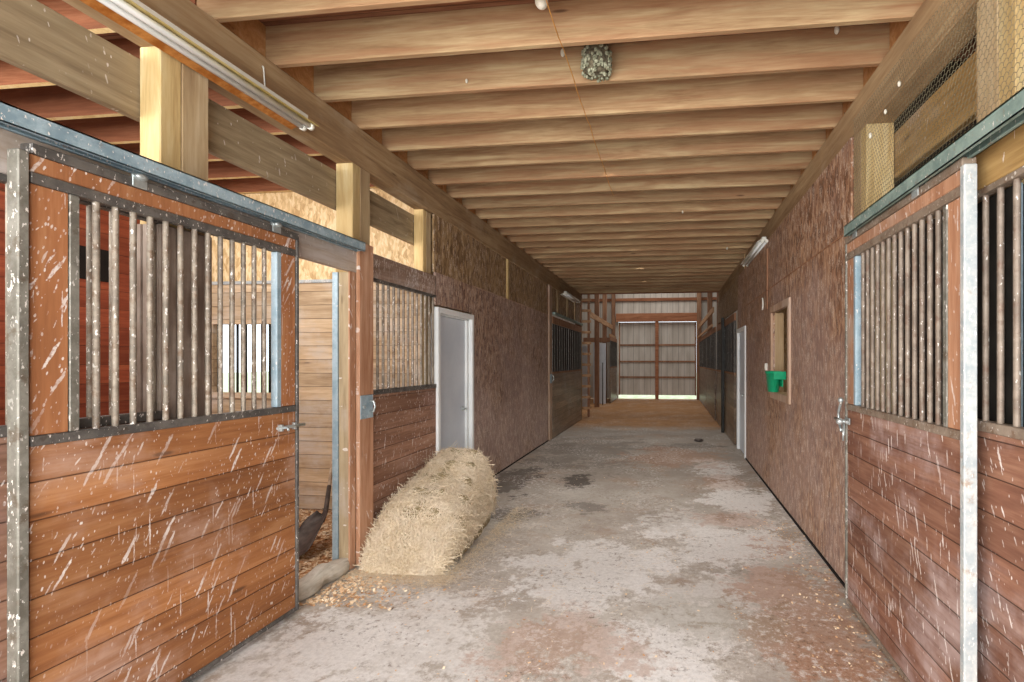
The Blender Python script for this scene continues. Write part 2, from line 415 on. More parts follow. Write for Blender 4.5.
sp=T.rng(T.vor(T.mapv(P,scale=(1,1,1)),26),.10,.05); col=T.mix(T.ma('MULTIPLY',sp,T.rng(nM,.45,.6,0,.6)),col,lin('d9c3a2'))
sp=T.rng(T.vor(T.mapv(P,loc=(3,5,0)),19),.12,.06); col=T.mix(T.ma('MULTIPLY',sp,T.rng(nA,.4,.6,0,.5)),col,lin('5a4a3e'))
nG=T.noise(T.mapv(P,loc=(8,8,0)),22,7,.8)
zn=T.rng(T.noise(T.mapv(P,loc=(2,7,0)),1.3,4),.44,.60)
col=T.mix(T.ma('MULTIPLY',T.rng(nG,.50,.62,.0,.75),zn),col,lin('e4ded8'))
zn2=T.rng(T.noise(T.mapv(P,loc=(6,1,0)),1.7,4),.46,.58)
col=T.mix(T.ma('MULTIPLY',T.rng(nG,.46,.38,.0,.7),zn2),col,lin('6a5848'))
col=T.mix(T.rng(nF,.42,.6,.0,.16),col,lin('6e6056'))
sp=T.rng(T.vor(T.mapv(P,loc=(9,5,0)),60),.16,.08); col=T.mix(T.ma('MULTIPLY',sp,T.rng(nM,.4,.6,.1,.7)),col,lin('e2d2ba'))
T.bump(T.ma('ADD',T.ma('MULTIPLY',nF,.4),nM),.25,.006)
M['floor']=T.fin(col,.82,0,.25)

# ------------------------------------------------------------------ dims
XL, XR = -2.36, 1.20       # wall faces
YN, YF, YE = -1.6, 13.1, 20.4
ZC=3.585                   # deck underside
JZ=3.347                   # joist bottoms
# floor
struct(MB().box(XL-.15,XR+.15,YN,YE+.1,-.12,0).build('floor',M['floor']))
struct(tag(MB().box(-5.8,XL-.15,YN,YE+.1,-.12,-.01).build('floor_left',M['bedding'])))
struct(MB().box(XR+.15,4.8,YN,YE+.1,-.12,-.01).build('floor_right',M['bedding']))
# outside ground
struct(MB().box(-60,60,YE+.1,70,-.16,-.04).build('ground_back',M['grass']))
struct(MB().box(-60,60,-40,YN,-.16,-.04).build('ground_front',M['gravel']))
struct(MB().box(-60,-5.95,YN,YE+.1,-.16,-.04).build('ground_left',M['gravel']))
# deck ceiling
struct(MB().box(-5.9,4.9,YN,YF+.1,ZC,ZC+.03).build('ceiling',M['outerwood']))
struct(MB().box(-5.9,4.9,YF+.1,YE+.2,6.0,6.05).build('ceiling_back',M['roofm']))
struct(MB().box(-5.9,4.9,YF+.06,YF+.1,ZC-.235,6.0).build('wall_loft',M['outerwood']))
# outer walls
struct(MB().box(-5.9,-5.7,YN,4.8,0,ZC).build('wall_outer_left',M['back_planks']))
struct(MB().box(-5.9,-5.75,8.6,YE,0,6).build('wall_outer_left_far',M['siding']))
struct(MB().box(4.75,4.9,YN,YE,0,6).build('wall_outer_right',M['shaded_planks']))
# dark panel for the vent hole: its inner shade put into the colour
tag(MB().box(-5.70,-5.685,4.12,4.42,2.36,2.68).build('wall_vent',M['dark']),'dark square panel for the shaded vent gap in the red planked back wall of the left stall','vent')

# ------------------------------------------------------------------ ceiling joists
ORD=['first','second','third','fourth','fifth','sixth','seventh','eighth','ninth','tenth','eleventh','twelfth','thirteenth','fourteenth','fifteenth','sixteenth','seventeenth','eighteenth','nineteenth','twentieth','twenty-first','twenty-second','twenty-third','twenty-fourth','twenty-fifth','twenty-sixth','twenty-seventh','twenty-eighth','twenty-ninth','thirtieth']
JY0,JS=2.344,.4064
k=0
for i in range(0,27):
    y=JY0+JS*i
    w=.019+random.uniform(-.001,.001)
    j=MB().box(-2.47,1.345,y-w,y+w,JZ-.001+random.uniform(-.001,.001),ZC,.004).build('ceiling_joist',M['joist'])
    tag(j,f'pale pine ceiling joist across the aisle, {ORD[i]} counted from the near end','joist','ceiling joists over the aisle')
    if i<26:
        for sx,nm in ((-1,'left'),(1,'right')):
            x0=-2.465 if sx<0 else 1.305
            b=MB().box(x0,x0+.035*(-1 if sx<0 else 1)*-1 if False else x0+.036,y+.021,y+JS-.021,JZ+.004,ZC-.002).build('blocking_board',M['block'])
            tag(b,f'orange blocking board between joist ends over the {nm} header, {ORD[i]} from the near end','board','blocking boards between joist ends')
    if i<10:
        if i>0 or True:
            j=MB().box(-5.70,-2.475,y-.019,y+.019,JZ,ZC-.002).build('stall_joist',M['joist_red']); j.data.materials.append(M['post_pale']); j.data.polygons[0].material_index=1  # underside paler: light bounced up from below put into the colour
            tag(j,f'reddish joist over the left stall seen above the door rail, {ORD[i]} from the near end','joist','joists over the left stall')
    if i<3:
        j=MB().box(1.35,4.75,y-.019,y+.019,JZ,ZC-.002,.003).build('stall_joist',M['joist_red'])
        tag(j,f'dark joist over the right stall seen behind the wire netting, {ORD[i]} from the near end','joist','joists over the right stall')
# near-end joists out of frame keep light out the same way
for i in range(1,9):
    y=JY0-JS*i
    j=MB().box(-5.69,4.74,y-.019,y+.019,JZ,ZC-.002).build('ceiling_joist',M['joist'])
    tag(j,f'pale pine ceiling joist above and behind the viewpoint, {ORD[i-1]} back from the nearest visible joist','joist','ceiling joists over the aisle')

# headers
HZ0,HZ1=3.047,3.345
tag(MB().box(-2.50,XL,YN,13.1,HZ0,HZ1,.006).build('header_beam',M['header']),'long brown header beam along the left wall carrying the aisle joists','beam','main header beams')
tag(MB().box(1.25,1.39,YN,13.1,HZ0,HZ1,.006).build('header_beam',M['header']),'long brown header beam along the right wall carrying the aisle joists','beam','main header beams')
tag(MB().box(-2.55,-2.505,YN,4.82,2.71,2.995,.004).build('loft_beam',M['backheader']),'grey-brown plank beam behind the left posts above the door rail','beam')
tag(MB().box(1.395,1.44,YN,3.75,2.70,2.985,.004).build('loft_beam',M['rightbeam']),'yellow-brown plank beam behind the wire netting on the right','beam')

# posts
def post(x0,x1,y0,y1,z1,label,split=.5,m1='post_pale'):
    r=thing('timber_post',((x0+x1)/2,(y0+y1)/2,0),label,'post','timber posts along the aisle')
    ym=y0+(y1-y0)*.42
    MB().box(x0,x1,y0,ym-.001,0,z1,.005).build('post_ply',M[m1],r)
    MB().box(x0,x1,ym+.001,y1,0,z1,.005).build('post_ply',M['post_side'],r)
    return r
post(-2.50,XL-.028,2.07,2.32,HZ0,'square pale timber post above the left sliding door rail, nearest the viewpoint')
post(-2.50,XL-.004,3.46,3.68,HZ0,'square pale timber post at the left stall doorway beside the galvanised plate latch')
post(-2.50,-2.402,4.60,4.76,HZ0,'pale yellow timber post at the edge of the dark chipboard wall on the left')
post(1.263,1.39,1.98,2.22,HZ0,'wide pale timber post behind wire netting at the top right')
post(1.225,1.39,3.27,3.49,HZ0,'timber post at the end of the right door rail beside the chipboard wall')
post(-2.50,XL-.004,9.46,9.62,HZ0,'far left timber post beside the dark mesh stall door',m1='far_wood')
post(-2.50,XL+.02,12.92,13.08,HZ0,'timber post at the left where the joisted ceiling ends',m1='far_wood')
post(1.225,1.39,12.92,13.08,HZ0,'timber post at the right where the joisted ceiling ends',m1='far_wood')
post(1.225,1.39,9.1,9.26,HZ0,'timber post just past the white door frame on the right',m1='far_wood')

# ------------------------------------------------------------------ left stall shell
struct(MB().box(-5.7,-4.88,4.80,4.84,0,2.38).box(-4.19,-2.50,4.80,4.84,0,2.38).box(-4.88,-4.19,4.80,4.84,0,1.22).box(-4.88,-4.19,4.80,4.84,1.95,2.38).build('wall_partition_left',M['part_planks']))
struct(MB().box(-5.7,-2.50,4.82,4.85,2.41,ZC-.01).build('wall_partition_left_upper',M['osb_pale']))
tag(MB().box(-5.69,-2.51,4.78,4.799,2.375,2.41,.004).build('steel_channel',M['steel_white']),'thin steel channel across the pale plank partition above the small window','channel')
g=MB()
g.box(-2.52,-2.46,2.045,2.066,0,2.20,.004).box(-2.455,-2.386,2.045,2.066,0,2.20,.004)
g.box(-2.386,-2.366,2.05,2.13,0,2.20,.004).box(-2.386,-2.364,2.135,2.22,0,2.20,.004).box(-2.386,-2.368,2.225,2.32,0,2.20,.004)
tag(g.build('post_cladding',M['vert_boards']),'grey brown upright boards cladding the post seen behind the bars of the left door','boards')
w=thing('window_1',(-4.535,4.80,1.22),None,None); w['kind']='structure'; 
fm=MB().box(-4.94,-4.88,4.775,4.80,1.16,2.01,.004).box(-4.19,-4.13,4.775,4.80,1.16,2.01,.004).box(-4.88,-4.19,4.775,4.80,1.95,2.01,.004).box(-4.88,-4.19,4.775,4.80,1.16,1.22,.004)
fm.build('window_frame',M['part_planks'],w)
for i,xx in enumerate([-4.85,-4.71,-4.62,-4.52,-4.43,-4.33,-4.24]):
    MB().tube([(xx,4.82,1.22),(xx,4.82,1.95)],.012,8).build('window_bar',M['black'],w)
# near partition of the stall
struct(MB().box(-5.7,-2.5,.40,.44,0,2.2).build('wall_partition_near',M['part_planks']))
# left side room behind the chipboard (lets daylight reach the small window)
struct(MB().box(XL-.13,XL-.11,4.86,9.4,0,ZC-.01).build('wall_left_lining',M['osb_pale']))
struct(MB().box(-5.75,-2.5,8.58,8.62,0,6).build('wall_side_room',M['siding']))

# ------------------------------------------------------------------ left chipboard wall with white door
def side_of(s): return 1 if s=='l' else -1
D0,D1=4.79,5.72
L=MB()
L.box(XL-.02,XL,D1,9.42,0.015,2.46,.003)            # lower sheets, right of door
L.box(XL-.02,XL,4.77,D1,2.13,2.46)
struct(L.build('wall_left',M['osb_l']))
struct(MB().box(XL-.035,XL-.012,4.77,7.0,2.462,HZ0).box(XL-.035,XL-.012,7.05,9.42,2.462,HZ0).build('wall_left_upper',M['osb_lu']))
tag(MB().box(XL-.01,XL+.012,6.98,7.05,2.46,HZ0-.002,.003).build('batten',M['post_pale']),'short pale upright batten on the upper left chipboard wall','batten')
# door
d=thing('door_1',(XL,5.25,0),None,None); d['kind']='structure'
MB().box(XL-.03,XL+.022,4.79,4.845,0,2.11,.004).box(XL-.03,XL+.022,5.665,5.72,0,2.11,.004).box(XL-.03,XL+.022,4.845,5.665,2.05,2.11,.004).build('door_frame',M['white_trim'],d)
MB().box(XL-.10,XL-.03,5.63,5.665,0,2.05).box(XL-.10,XL-.03,4.845,5.665,2.035,2.05).box(XL-.10,XL-.03,4.845,4.86,0,2.05).build('door_jamb',M['white_trim'],d)
lf=MB().box(XL-.095,XL-.055,4.862,5.628,.01,2.033,.003).build('door_leaf',M['white_door'],d)
hd=MB().tube([(XL-.055,5.56,1.0),(XL-.047,5.56,1.0)],.032,16).tube([(XL-.05,5.56,1.0),(XL-.005,5.56,1.0)],.011,10).tube([(XL-.01,5.565,1.0),(XL-.008,5.47,1.0)],.010,10).build('door_handle',M['zinc'],lf)
hd['label']='dull metal lever handle'
# base strip
tag(struct(MB().box(XL-.02,XL+.01,D1,9.42,0,.014).build('baseboard_left',M['dark'])))

# ------------------------------------------------------------------ stall front maker
def bxs(m,s,xf,d0,d1,y0,y1,z0,z1,bev=0):
    m.box(xf-s*d0,xf-s*d1,y0,y1,z0,z1,bev)
    return m
def stall_door(s,xf,y0,y1,label,wp,ws,bar,st,topw,latch_far=True):
    r=thing('stall_door',(xf,(y0+y1)/2,0.03),label,'door','sliding stall doors')
    # steel frame pieces
    bxs(MB(),s,xf,-.006,.046,y0,y1,2.30,2.338,.003).build('top_rail',M[st],r)
    bxs(MB(),s,xf,0,.04,y0+.0,y1-.022,2.236,2.299,.004).build('top_board',M[topw],r)
    bxs(MB(),s,xf,-.004,.046,y0,y1-.022,2.195,2.235,.003).build('bar_rail',M[st],r)
    bxs(MB(),s,xf,-.006,.046,y1-.021,y1,.03,2.299,.003).build('end_stile',M[st if s>0 else 'bluesteel'] if s>0 else M['steel'],r)
    bxs(MB(),s,xf,-.004,.046,y0,y1-.022,1.25,1.287,.003).build('sill_rail',M[st],r)
    bxs(MB(),s,xf,-.004,.046,y0,y1-.022,.03,.055,.003).build('bottom_rail',M[st],r)
    bxs(MB(),s,xf,.004,.042,y0+.001,y1-.023,.056,1.249).build('plank_panel',M[wp],r)
    bxs(MB(),s,xf,.002,.042,y0+.002,y0+.115,1.288,2.194,.003).build('side_board',M[ws],r)
    bxs(MB(),s,xf,.002,.042,y1-.132,y1-.023,1.288,2.194,.003).build('side_board',M[ws],r)
    bxs(MB(),s,xf,.0,.04,y0+.117,y0+.150,1.288,2.194,.003).build('bar_stile',M['steel'],r)
    bxs(MB(),s,xf,.0,.04,y1-.168,y1-.134,1.288,2.194,.003).build('bar_stile',M['bluesteel'],r)
    n=13; a=y0+.15; b=y1-.168
    for i in range(n):
        y=a+(b-a)*(i+1)/(n+1)
        MB().tube([(xf-s*.02,y,1.287),(xf-s*.02,y,2.196)],.0117,12,False).build('bar',M[bar],r)
    # near end upright tube
    t=bxs(MB(),s,xf,-.016,.032,y0-(.032 if s<0 else .045),y0-(.002 if s<0 else .012),.0,2.30,.004).build('upright_post',M['steel_white' if s<0 else 'steel'],r)
    # trolleys
    for y in (y0+.28*(y1-y0),y1-.14*(y1-y0)):
        q=MB(); bxs(q,s,xf,-.012,-.006,y-.03,y+.03,2.30,2.35,.002)
        q.tube([(xf-s*.02,y,2.325),(xf-s*.02,y,2.362)],.010,10)
        tb=q.build('trolley_bracket',M['zinc'],r)
        MB().blob((xf+s*.018,y,2.345),(.016,.026,.014),12,8).build('bolt_head',M['zinc'],tb)
    return r
LD=stall_door(1,-2.27,1.515,2.80,'orange-brown plank sliding stall door with barred top, splattered white, left foreground','doorwood_l','doorstile_l','bar_l','steel_dark','doorstile_l')
# slide bolt latch on left door
q=MB().tube([(-2.255,2.62,1.165),(-2.255,2.83,1.165)],.010,10)
q.box(-2.27,-2.25,2.64,2.66,1.145,1.185,.002).box(-2.27,-2.25,2.745,2.765,1.145,1.185,.002)
q.tube([(-2.252,2.66,1.165),(-2.225,2.66,1.165),(-2.215,2.655,1.15)],.007,8)
q.build('slide_bolt',M['zinc'],LD)
RD=stall_door(-1,1.115,2.035,3.315,'closed reddish-brown plank sliding stall door with barred top, right foreground','doorwood_r','doorstile_r','bar_r','steel_brown','doorstile_r')
# latch right
q=MB()
xx=1.115
q.box(xx-.004,xx-.012,3.22,3.30,1.16,1.20,.002)
q.tube([(xx-.03,3.20,1.18),(xx-.03,3.42,1.18)],.009,10)
q.tube([(xx-.02,3.235,1.18),(xx-.055,3.235,1.18)],.012,10).blob((xx-.062,3.235,1.18),(.022,.022,.022),12,8)
arc=[(xx-.025,3.345+.05*math.cos(a),1.205+.075*math.sin(a)) for a in [math.radians(t) for t in range(-150,151,25)]]
arc=[(xx-.02,3.36+.03-(.055*math.sin(t)),1.105+.19*t/math.pi) for t in [math.pi*k/10 for k in range(11)]]
arc=[(p[0],3.335+(3.39-p[1])*1.0,p[2]) for p in arc]
q.tube(arc,.009,8)
q.box(xx-.006,xx-.014,3.31,3.335,1.08,1.16,.002)
q.blob((xx-.02,3.345,1.305),(.018,.018,.018),10,6)
q.tube([(xx-.02,3.30,1.13),(xx-.02,3.30,1.05)],.006,8)
q.build('latch',M['zinc'],RD)

# rails
def rail(s,x0,x1,y0,y1,z0,z1,mt,label):
    r=thing('door_track',((x0+x1)/2,(y0+y1)/2,z0),label,'rail','sliding door tracks')
    m=MB().box(x0,x1,y0,y1,z1-.006,z1).box(x0,x0+.005,y0,y1,z0,z1).box(x1-.005,x1,y0,y1,z0,z1)
    m.box(x0,x0+.018,y0,y1,z0,z0+.004).box(x1-.018,x1,y0,y1,z0,z0+.004)
    m.build('track',mt,r)
    MB().box(x0+.006,x1-.006,y1-.006,y1-.001,z0+.004,z1-.006).build('end_cap',mt,r)
    return r
rail(1,-2.31,-2.235,.2,3.42,2.366,2.432,M['galv'],'galvanised sliding door track streaked with droppings above the left door')
rail(-1,1.075,1.145,.2,3.23,2.330,2.395,M['galv_r'],'greenish galvanised sliding door track above the right door')

def bar_panel(s,xf,y0,y1,n,label,wp,bar,top,zt0=2.225,zt1=2.42,barsteel='steel_dark'):
    r=thing('barred_partition',(xf,(y0+y1)/2,0),label,'stall panel','fixed stall fronts')
    bxs(MB(),s,xf,0,.038,y0,y1,zt0,zt1,.004).build('top_board',M[top],r)
    bxs(MB(),s,xf,-.004,.04,y0,y1,zt0-.026,zt0-.001,.003).build('top_channel',M[barsteel],r)
    bxs(MB(),s,xf,-.006,.04,y0,y1,1.285,1.325,.003).build('sill_channel',M[barsteel],r)
    bxs(MB(),s,xf,.002,.04,y0,y1,.01,1.284).build('plank_panel',M[wp],r)
    for i in range(n):
        y=y0+.03+(y1-y0-.06)*i/(n-1)
        MB().tube([(xf-s*.02,y,1.324),(xf-s*.02,y,zt0-.025)],.0115,12,False).build('bar',M[bar],r)
    return r
bar_panel(1,XL,3.695,4.785,14,'barred stall front with reddish planks between the orange post and the white door','panel_l','bar_l','topboard')
bar_panel(1,XL,.42,2.06,20,'fixed barred stall front behind the left sliding door, at the left picture edge','panel_l','bar_l','lintel')
bar_panel(-1,XR,.30,2.20,22,'fixed barred plank stall front at the right edge of the picture','doorwood_r','bar_r','rightbeam',barsteel='steel_brown')
# lintels over door openings
tag(MB().box(XL-.04,XL+.008,2.065,3.695,2.225,2.42,.004).build('lintel_board',M['lintel']),'weathered whitish lintel board under the end of the left door track','board')
tag(MB().box(XR,XR+.038,2.205,3.265,2.225,2.42,.004).build('lintel_board',M['rightbeam']),'brown lintel board behind the right door track','board')
# jamb boards left opening
tag(MB().box(XL-.002,XL+.010,3.405,3.475,0.01,2.223,.003).build('jamb_board',M['orange']),'orange-brown face board at the left doorway edge, nearer of the pair','board','orange jamb boards')
tag(MB().box(XL-.002,XL+.034,3.49,3.665,0.01,2.46,.003).build('jamb_board',M['orange']),'orange-brown face board carrying the plate latch beside the barred stall front','board','orange jamb boards')
tag(MB().box(-2.505,-2.46,3.425,3.457,.05,2.22,.003).build('door_channel',M['bluesteel']),'pale blue-grey steel channel up the inner edge of the left doorway','channel')
tag(MB().box(-2.455,-2.364,3.43,3.457,.05,2.22,.003).build('jamb_board',M['jamb']),'weathered grey board facing the doorway between steel channel and orange boards','board')
# latch plate
r=thing('latch_plate',(XL+.035,3.63,1.22),'galvanised plate latch with loop handle on the orange post','latch')
pl=MB().box(XL+.036,XL+.042,3.49,3.65,1.115,1.295,.003).build('plate',M['bluesteel'],r); pl['_o']=list(r['_o'])
MB().tube([(XL+.042,3.60,1.16),(XL+.075,3.60,1.165),(XL+.085,3.605,1.205),(XL+.075,3.60,1.245),(XL+.042,3.60,1.25)],.008,10).build('loop_handle',M['zinc'],pl)
MB().tube([(XL+.042,3.53,1.205),(XL+.05,3.53,1.205)],.012,12).build('bolt',M['zinc'],r)
# jambs right
tag(MB().box(1.172,1.196,3.325,3.40,0.01,2.40,.003).build('jamb_board',M['steel']),'thin steel edge strip between the right door and the chipboard wall','strip')
tag(MB().box(1.264,1.388,1.955,1.978,0.01,2.20,.003).box(1.243,1.261,1.955,2.22,0.01,2.20,.003).build('shade_cover',M['black']),'black sheet added for the darkness behind the bars at the right picture edge','board')  # black cover over the post: the stall's darkness put into the colour
tag(MB().box(1.242,1.262,1.938,1.953,0.01,2.20,.003).build('steel_strip',M['bluesteel']),'thin pale blue steel strip behind the right foreground upright','strip')
tag(MB().box(-2.50,-2.404,4.575,4.598,0.01,2.22,.003).build('filler_board',M['part_planks']),'pale plank board covering the post foot behind the barred stall front by the white door','board')
# threshold log
m=MB(); n=14; ring=[]
for i in range(n+1):
    y=2.70+.78*i/n; w=.055+.012*math.sin(i*1.3)+random.uniform(-.006,.006); h=.115+.02*math.sin(i*.9)+random.uniform(-.01,.01)
    st=len(m.v)
    for a in range(10):
        t=2*math.pi*a/10
        m.v.append((XL-.05+w*1.25*math.copysign(abs(math.cos(t))**.6,math.cos(t)),y,max(.001,h/2+.0+h/2*math.copysign(abs(math.sin(t))**.6,math.sin(t)))))
    ring.append(st)
for i in range(n):
    for a in range(10):
        m.f.append((ring[i]+a,ring[i+1]+a,ring[i+1]+(a+1)%10,ring[i]+(a+1)%10)); m.sm.append(True)
m.f.append(tuple(ring[0]+a for a in range(10))); m.sm.append(False)
m.f.append(tuple(ring[-1]+a for a in range(10))[::-1]); m.sm.append(False)
tag(m.build('threshold_beam',M['threshold']),'worn weathered timber threshold across the left stall doorway','threshold')

# shovel
r=thing('scoop_shovel',(-2.95,3.75,0),'dark iron scoop shovel with pale handle leaning inside the left stall','shovel')
neck=Vector((-2.99,4.0,.20)); top=Vector((-3.40,4.74,.95)); tip=Vector((-2.90,3.55,.02))
m=MB(); N=9; rows=[]
ax=(neck-tip); Ld=ax.length; ax.normalize(); side=ax.cross(Vector((0,0,1))).normalized(); up=side.cross(ax).normalized()
side=(side*.9+up*.35).normalized(); up=side.cross(ax).normalized()
for i in range(N+1):
    t=i/N; w=.125*(1-.08*t) if t<.75 else .125*(.94)*(1-((t-.75)/.25)**2*.75)
    if t<.12: w*=.85+.15*t/.12
    st=len(m.v)
    for j in range(9):
        u=-1+2*j/8
        p=tip+ax*(Ld*t)+side*(u*w)+up*((u*u)*.045*(.4+t)+ .02*t)
        m.v.append(tuple(p))
    rows.append(st)
for i in range(N):
    for j in range(8):
        m.f.append((rows[i]+j,rows[i+1]+j,rows[i+1]+j+1,rows[i]+j+1)); m.sm.append(True)
bl=m.build('blade',M['iron'],r); md=bl.modifiers.new('s','SOLIDIFY'); md.thickness=.006
hd_=(top-neck)
MB().tube([neck-ax*.06,neck+hd_*.05,neck+hd_*.28],[.022,.021,.018],10).build('socket',M['iron'],r)
MB().tube([neck+hd_*.26,top],.015,10).build('handle',M['handle_wood'],r)

# ------------------------------------------------------------------ right chipboard wall with hatch
W0,W1,WZ0,WZ1=5.18,5.98,1.20,2.12
R=MB()
R.box(XR,XR+.02,3.505,W0,.02,2.43).box(XR,XR+.02,W1,8.06,.02,2.43).box(XR,XR+.02,W0,W1,.02,WZ0).box(XR,XR+.02,W0,W1,WZ1,2.43)
struct(R.build('wall_right',M['osb_r']))
struct(MB().box(XR+.012,XR+.03,3.505,8.06,2.432,HZ0+.02).build('wall_right_upper',M['osb_r']))
struct(MB().box(XR+.012,XR+.03,8.06,9.1,2.13,HZ0+.02).build('wall_right_over_door',M['osb_r']))
struct(MB().box(XR-.012,XR,3.505,8.06,0,.02).build('baseboard_right',M['dark']))
struct(MB().box(XR-.006,XR+.012,3.505,8.06,2.427,2.437).build('trim_1',M['far_wood']))
struct(MB().box(XL-.012,XL+.006,D1,9.42,2.455,2.468).build('trim_2',M['trimpale']))
w=thing('window_2',(XR,(W0+W1)/2,WZ0),None,None); w['kind']='structure'
t=.075
MB().box(XR-.025,XR-.001,W0-t,W0,WZ0-t,WZ1+t,.003).box(XR-.025,XR-.001,W1,W1+t,WZ0-t,WZ1+t,.003).box(XR-.025,XR-.001,W0,W1,WZ1,WZ1+t,.003).box(XR-.025,XR-.001,W0,W1,WZ0-t,WZ0,.003).build('window_frame',M['trimpale'],w)
MB().box(XR+.021,XR+.12,W0-.02,W0,WZ0,WZ1).box(XR+.021,XR+.12,W1,W1+.04,WZ0,WZ1).box(XR+.0,XR+.12,W0,W1,WZ0-.02,WZ0).build('window_reveal',M['room_wood'],w)
# room behind hatch
struct(MB().box(2.6,2.63,3.6,8.6,0,ZC-.01).build('wall_feed_room',M['osb_pale']))
g=MB()
for i in range(8): g.box(2.50,2.59,6.2+i*.4,6.24+i*.4,0,3.3,.003)
tag(g.build('stud_wall',M['room_wood']),'pale studs inside the room seen through the right wall hatch','studs')
struct(MB().box(1.24,2.6,8.5,8.54,0,ZC-.01).build('wall_feed_room_back',M['osb_pale']))
struct(MB().box(1.4,4.7,3.56,3.60,0,ZC-.01).build('wall_partition_right',M['shaded_planks']))
struct(MB().box(1.4,4.7,.2,.24,0,2.2).build('wall_partition_right_near',M['back_planks']))
# green bucket in hatch
r=thing('feed_scoop_bucket',(XR-.075,W1-.12,WZ0),'bright green plastic bucket hanging in the pale framed hatch on the right wall','bucket')
cx,cy=XR-.075,5.60
m=MB(); seg=20; prof=[(.07,1.22),(.075,1.22),(.10,1.42),(.112,1.42),(.112,1.445),(.094,1.445),(.068,1.24)]
rs=[]
for rr,z in prof:
    st=len(m.v)
    for a in range(seg):
        th=2*math.pi*a/seg; m.v.append((cx+rr*.75*math.cos(th),cy+rr*1.3*math.sin(th),z))
    rs.append(st)
for i in range(len(rs)-1):
    for a in range(seg): m.f.append((rs[i]+a,rs[i]+(a+1)%seg,rs[i+1]+(a+1)%seg,rs[i+1]+a)); m.sm.append(True)
m.f.append(tuple(rs[0]+a for a in range(seg))[::-1]); m.sm.append(False)
m.f.append(tuple(rs[-1]+a for a in range(seg))); m.sm.append(False)
m.build('bucket_body',M['green'],r)
MB().box(cx-.03,cx+.10,cy-.17,cy-.148,1.36,1.445,.003).box(cx-.03,cx+.10,cy+.148,cy+.17,1.36,1.445,.003).box(cx+.06,cx+.075,cy-.15,cy+.15,1.28,1.42,.003).build('hanging_hook',M['green'],r)
# white door frame right
d=thing('door_2',(XR,8.6,0),None,None); d['kind']='structure'
MB().box(XR-.02,XR+.06,8.065,8.15,0,2.12,.004).box(XR-.02,XR+.06,8.95,9.04,0,2.12,.004).box(XR-.02,XR+.06,8.15,8.95,2.05,2.12,.004).build('door_frame',M['white_trim'],d)
lf=MB().box(XR+.02,XR+.055,8.151,8.949,.01,2.049,.003).build('door_leaf',M['white_door'],d)
MB().tube([(XR+.02,8.23,1.0),(XR-.02,8.23,1.0)],.012,10).blob((XR-.03,8.23,1.0),(.025,.025,.025),12,8).build('door_knob',M['zinc'],lf)
# batten + hooks on the right wall
tag(MB().box(XR-.012,XR+.01,6.30,6.38,2.20,2.95,.003).build('batten',M['far_wood']),'short dark upright batten below the right fluorescent light','batten')
m=MB(); m.tube([(XR-.02,6.55+.045*math.cos(a),2.29+.045*math.sin(a)*1.6) for a in [math.radians(t) for t in range(90,281,19)]],.010,8)
tag(m.build('wall_hook',M['white_enamel']),'small curved white hook on the right wall left of the hatch','hook')
r=thing('electrical_box',(XR-.02,6.35,1.47),'small white electrical box on the right wall left of the hatch','outlet')
MB().box(XR-.03,XR-.001,6.30,6.36,1.44,1.53,.004).build('cover_plate',M['white_enamel'],r)
MB().box(XR-.034,XR-.03,6.32,6.34,1.465,1.505,.001).build('socket',M['cocoon'],r)

# ------------------------------------------------------------------ fluorescent lights
def fluoro(x,y0,y1,z,label,rusty=False,s=1):
    r=thing('fluorescent_light',(x,(y0+y1)/2,z),label,'light','fluorescent strip lights')
    w=.062
    MB().box(x-w*.45,x+w*.45,y0+.02,y1-.02,z+.02,z+.062,.004).build('housing',M['white_enamel'],r)
    m=MB(); m.face([(x-s*w*1.7,y0,z-.012),(x-s*w*1.7,y1,z-.012),(x-s*w*.3,y1,z+.028),(x-s*w*.3,y0,z+.028)])
    m.build('reflector',M['rust_reflector' if rusty else 'white_enamel'],r).modifiers.new('s','SOLIDIFY').thickness=.004
    m=MB(); m.face([(x+s*w*1.35,y0,z+.0),(x+s*w*1.35,y1,z+.0),(x+s*w*.3,y1,z+.028),(x+s*w*.3,y0,z+.028)])
    m.build('reflector',M['yellow_reflector' if rusty else 'white_enamel'],r).modifiers.new('s','SOLIDIFY').thickness=.004
    for k in (-1,1):
        MB().tube([(x+k*.026,y0+.01,z),(x+k*.026,y1-.01,z)],.0165,12).build('tube',M['tube'],r)
        for ye in (y0,y1): 
            MB().tube([(x+k*.026,ye-.012,z),(x+k*.026,ye+.012,z)],.021,12).build('lamp_holder',M['white_enamel'],r)
    return r
F1=fluoro(-2.27,.55,2.87,3.03,'long rusty fluorescent strip light under the left header in the foreground',True)
MB().tube([(-2.352,2.62,3.27),(-2.345,2.62,3.262),(-2.335,2.62,3.14),(-2.28,2.63,3.075)],.004,8).build('hanger_wire',M['white_enamel'],F1)
fluoro(1.17,6.35,7.9,3.05,'white fluorescent strip light on the right header above the hatch',s=-1)
fluoro(-2.23,10.4,11.9,2.99,'small fluorescent strip light far down the left header')

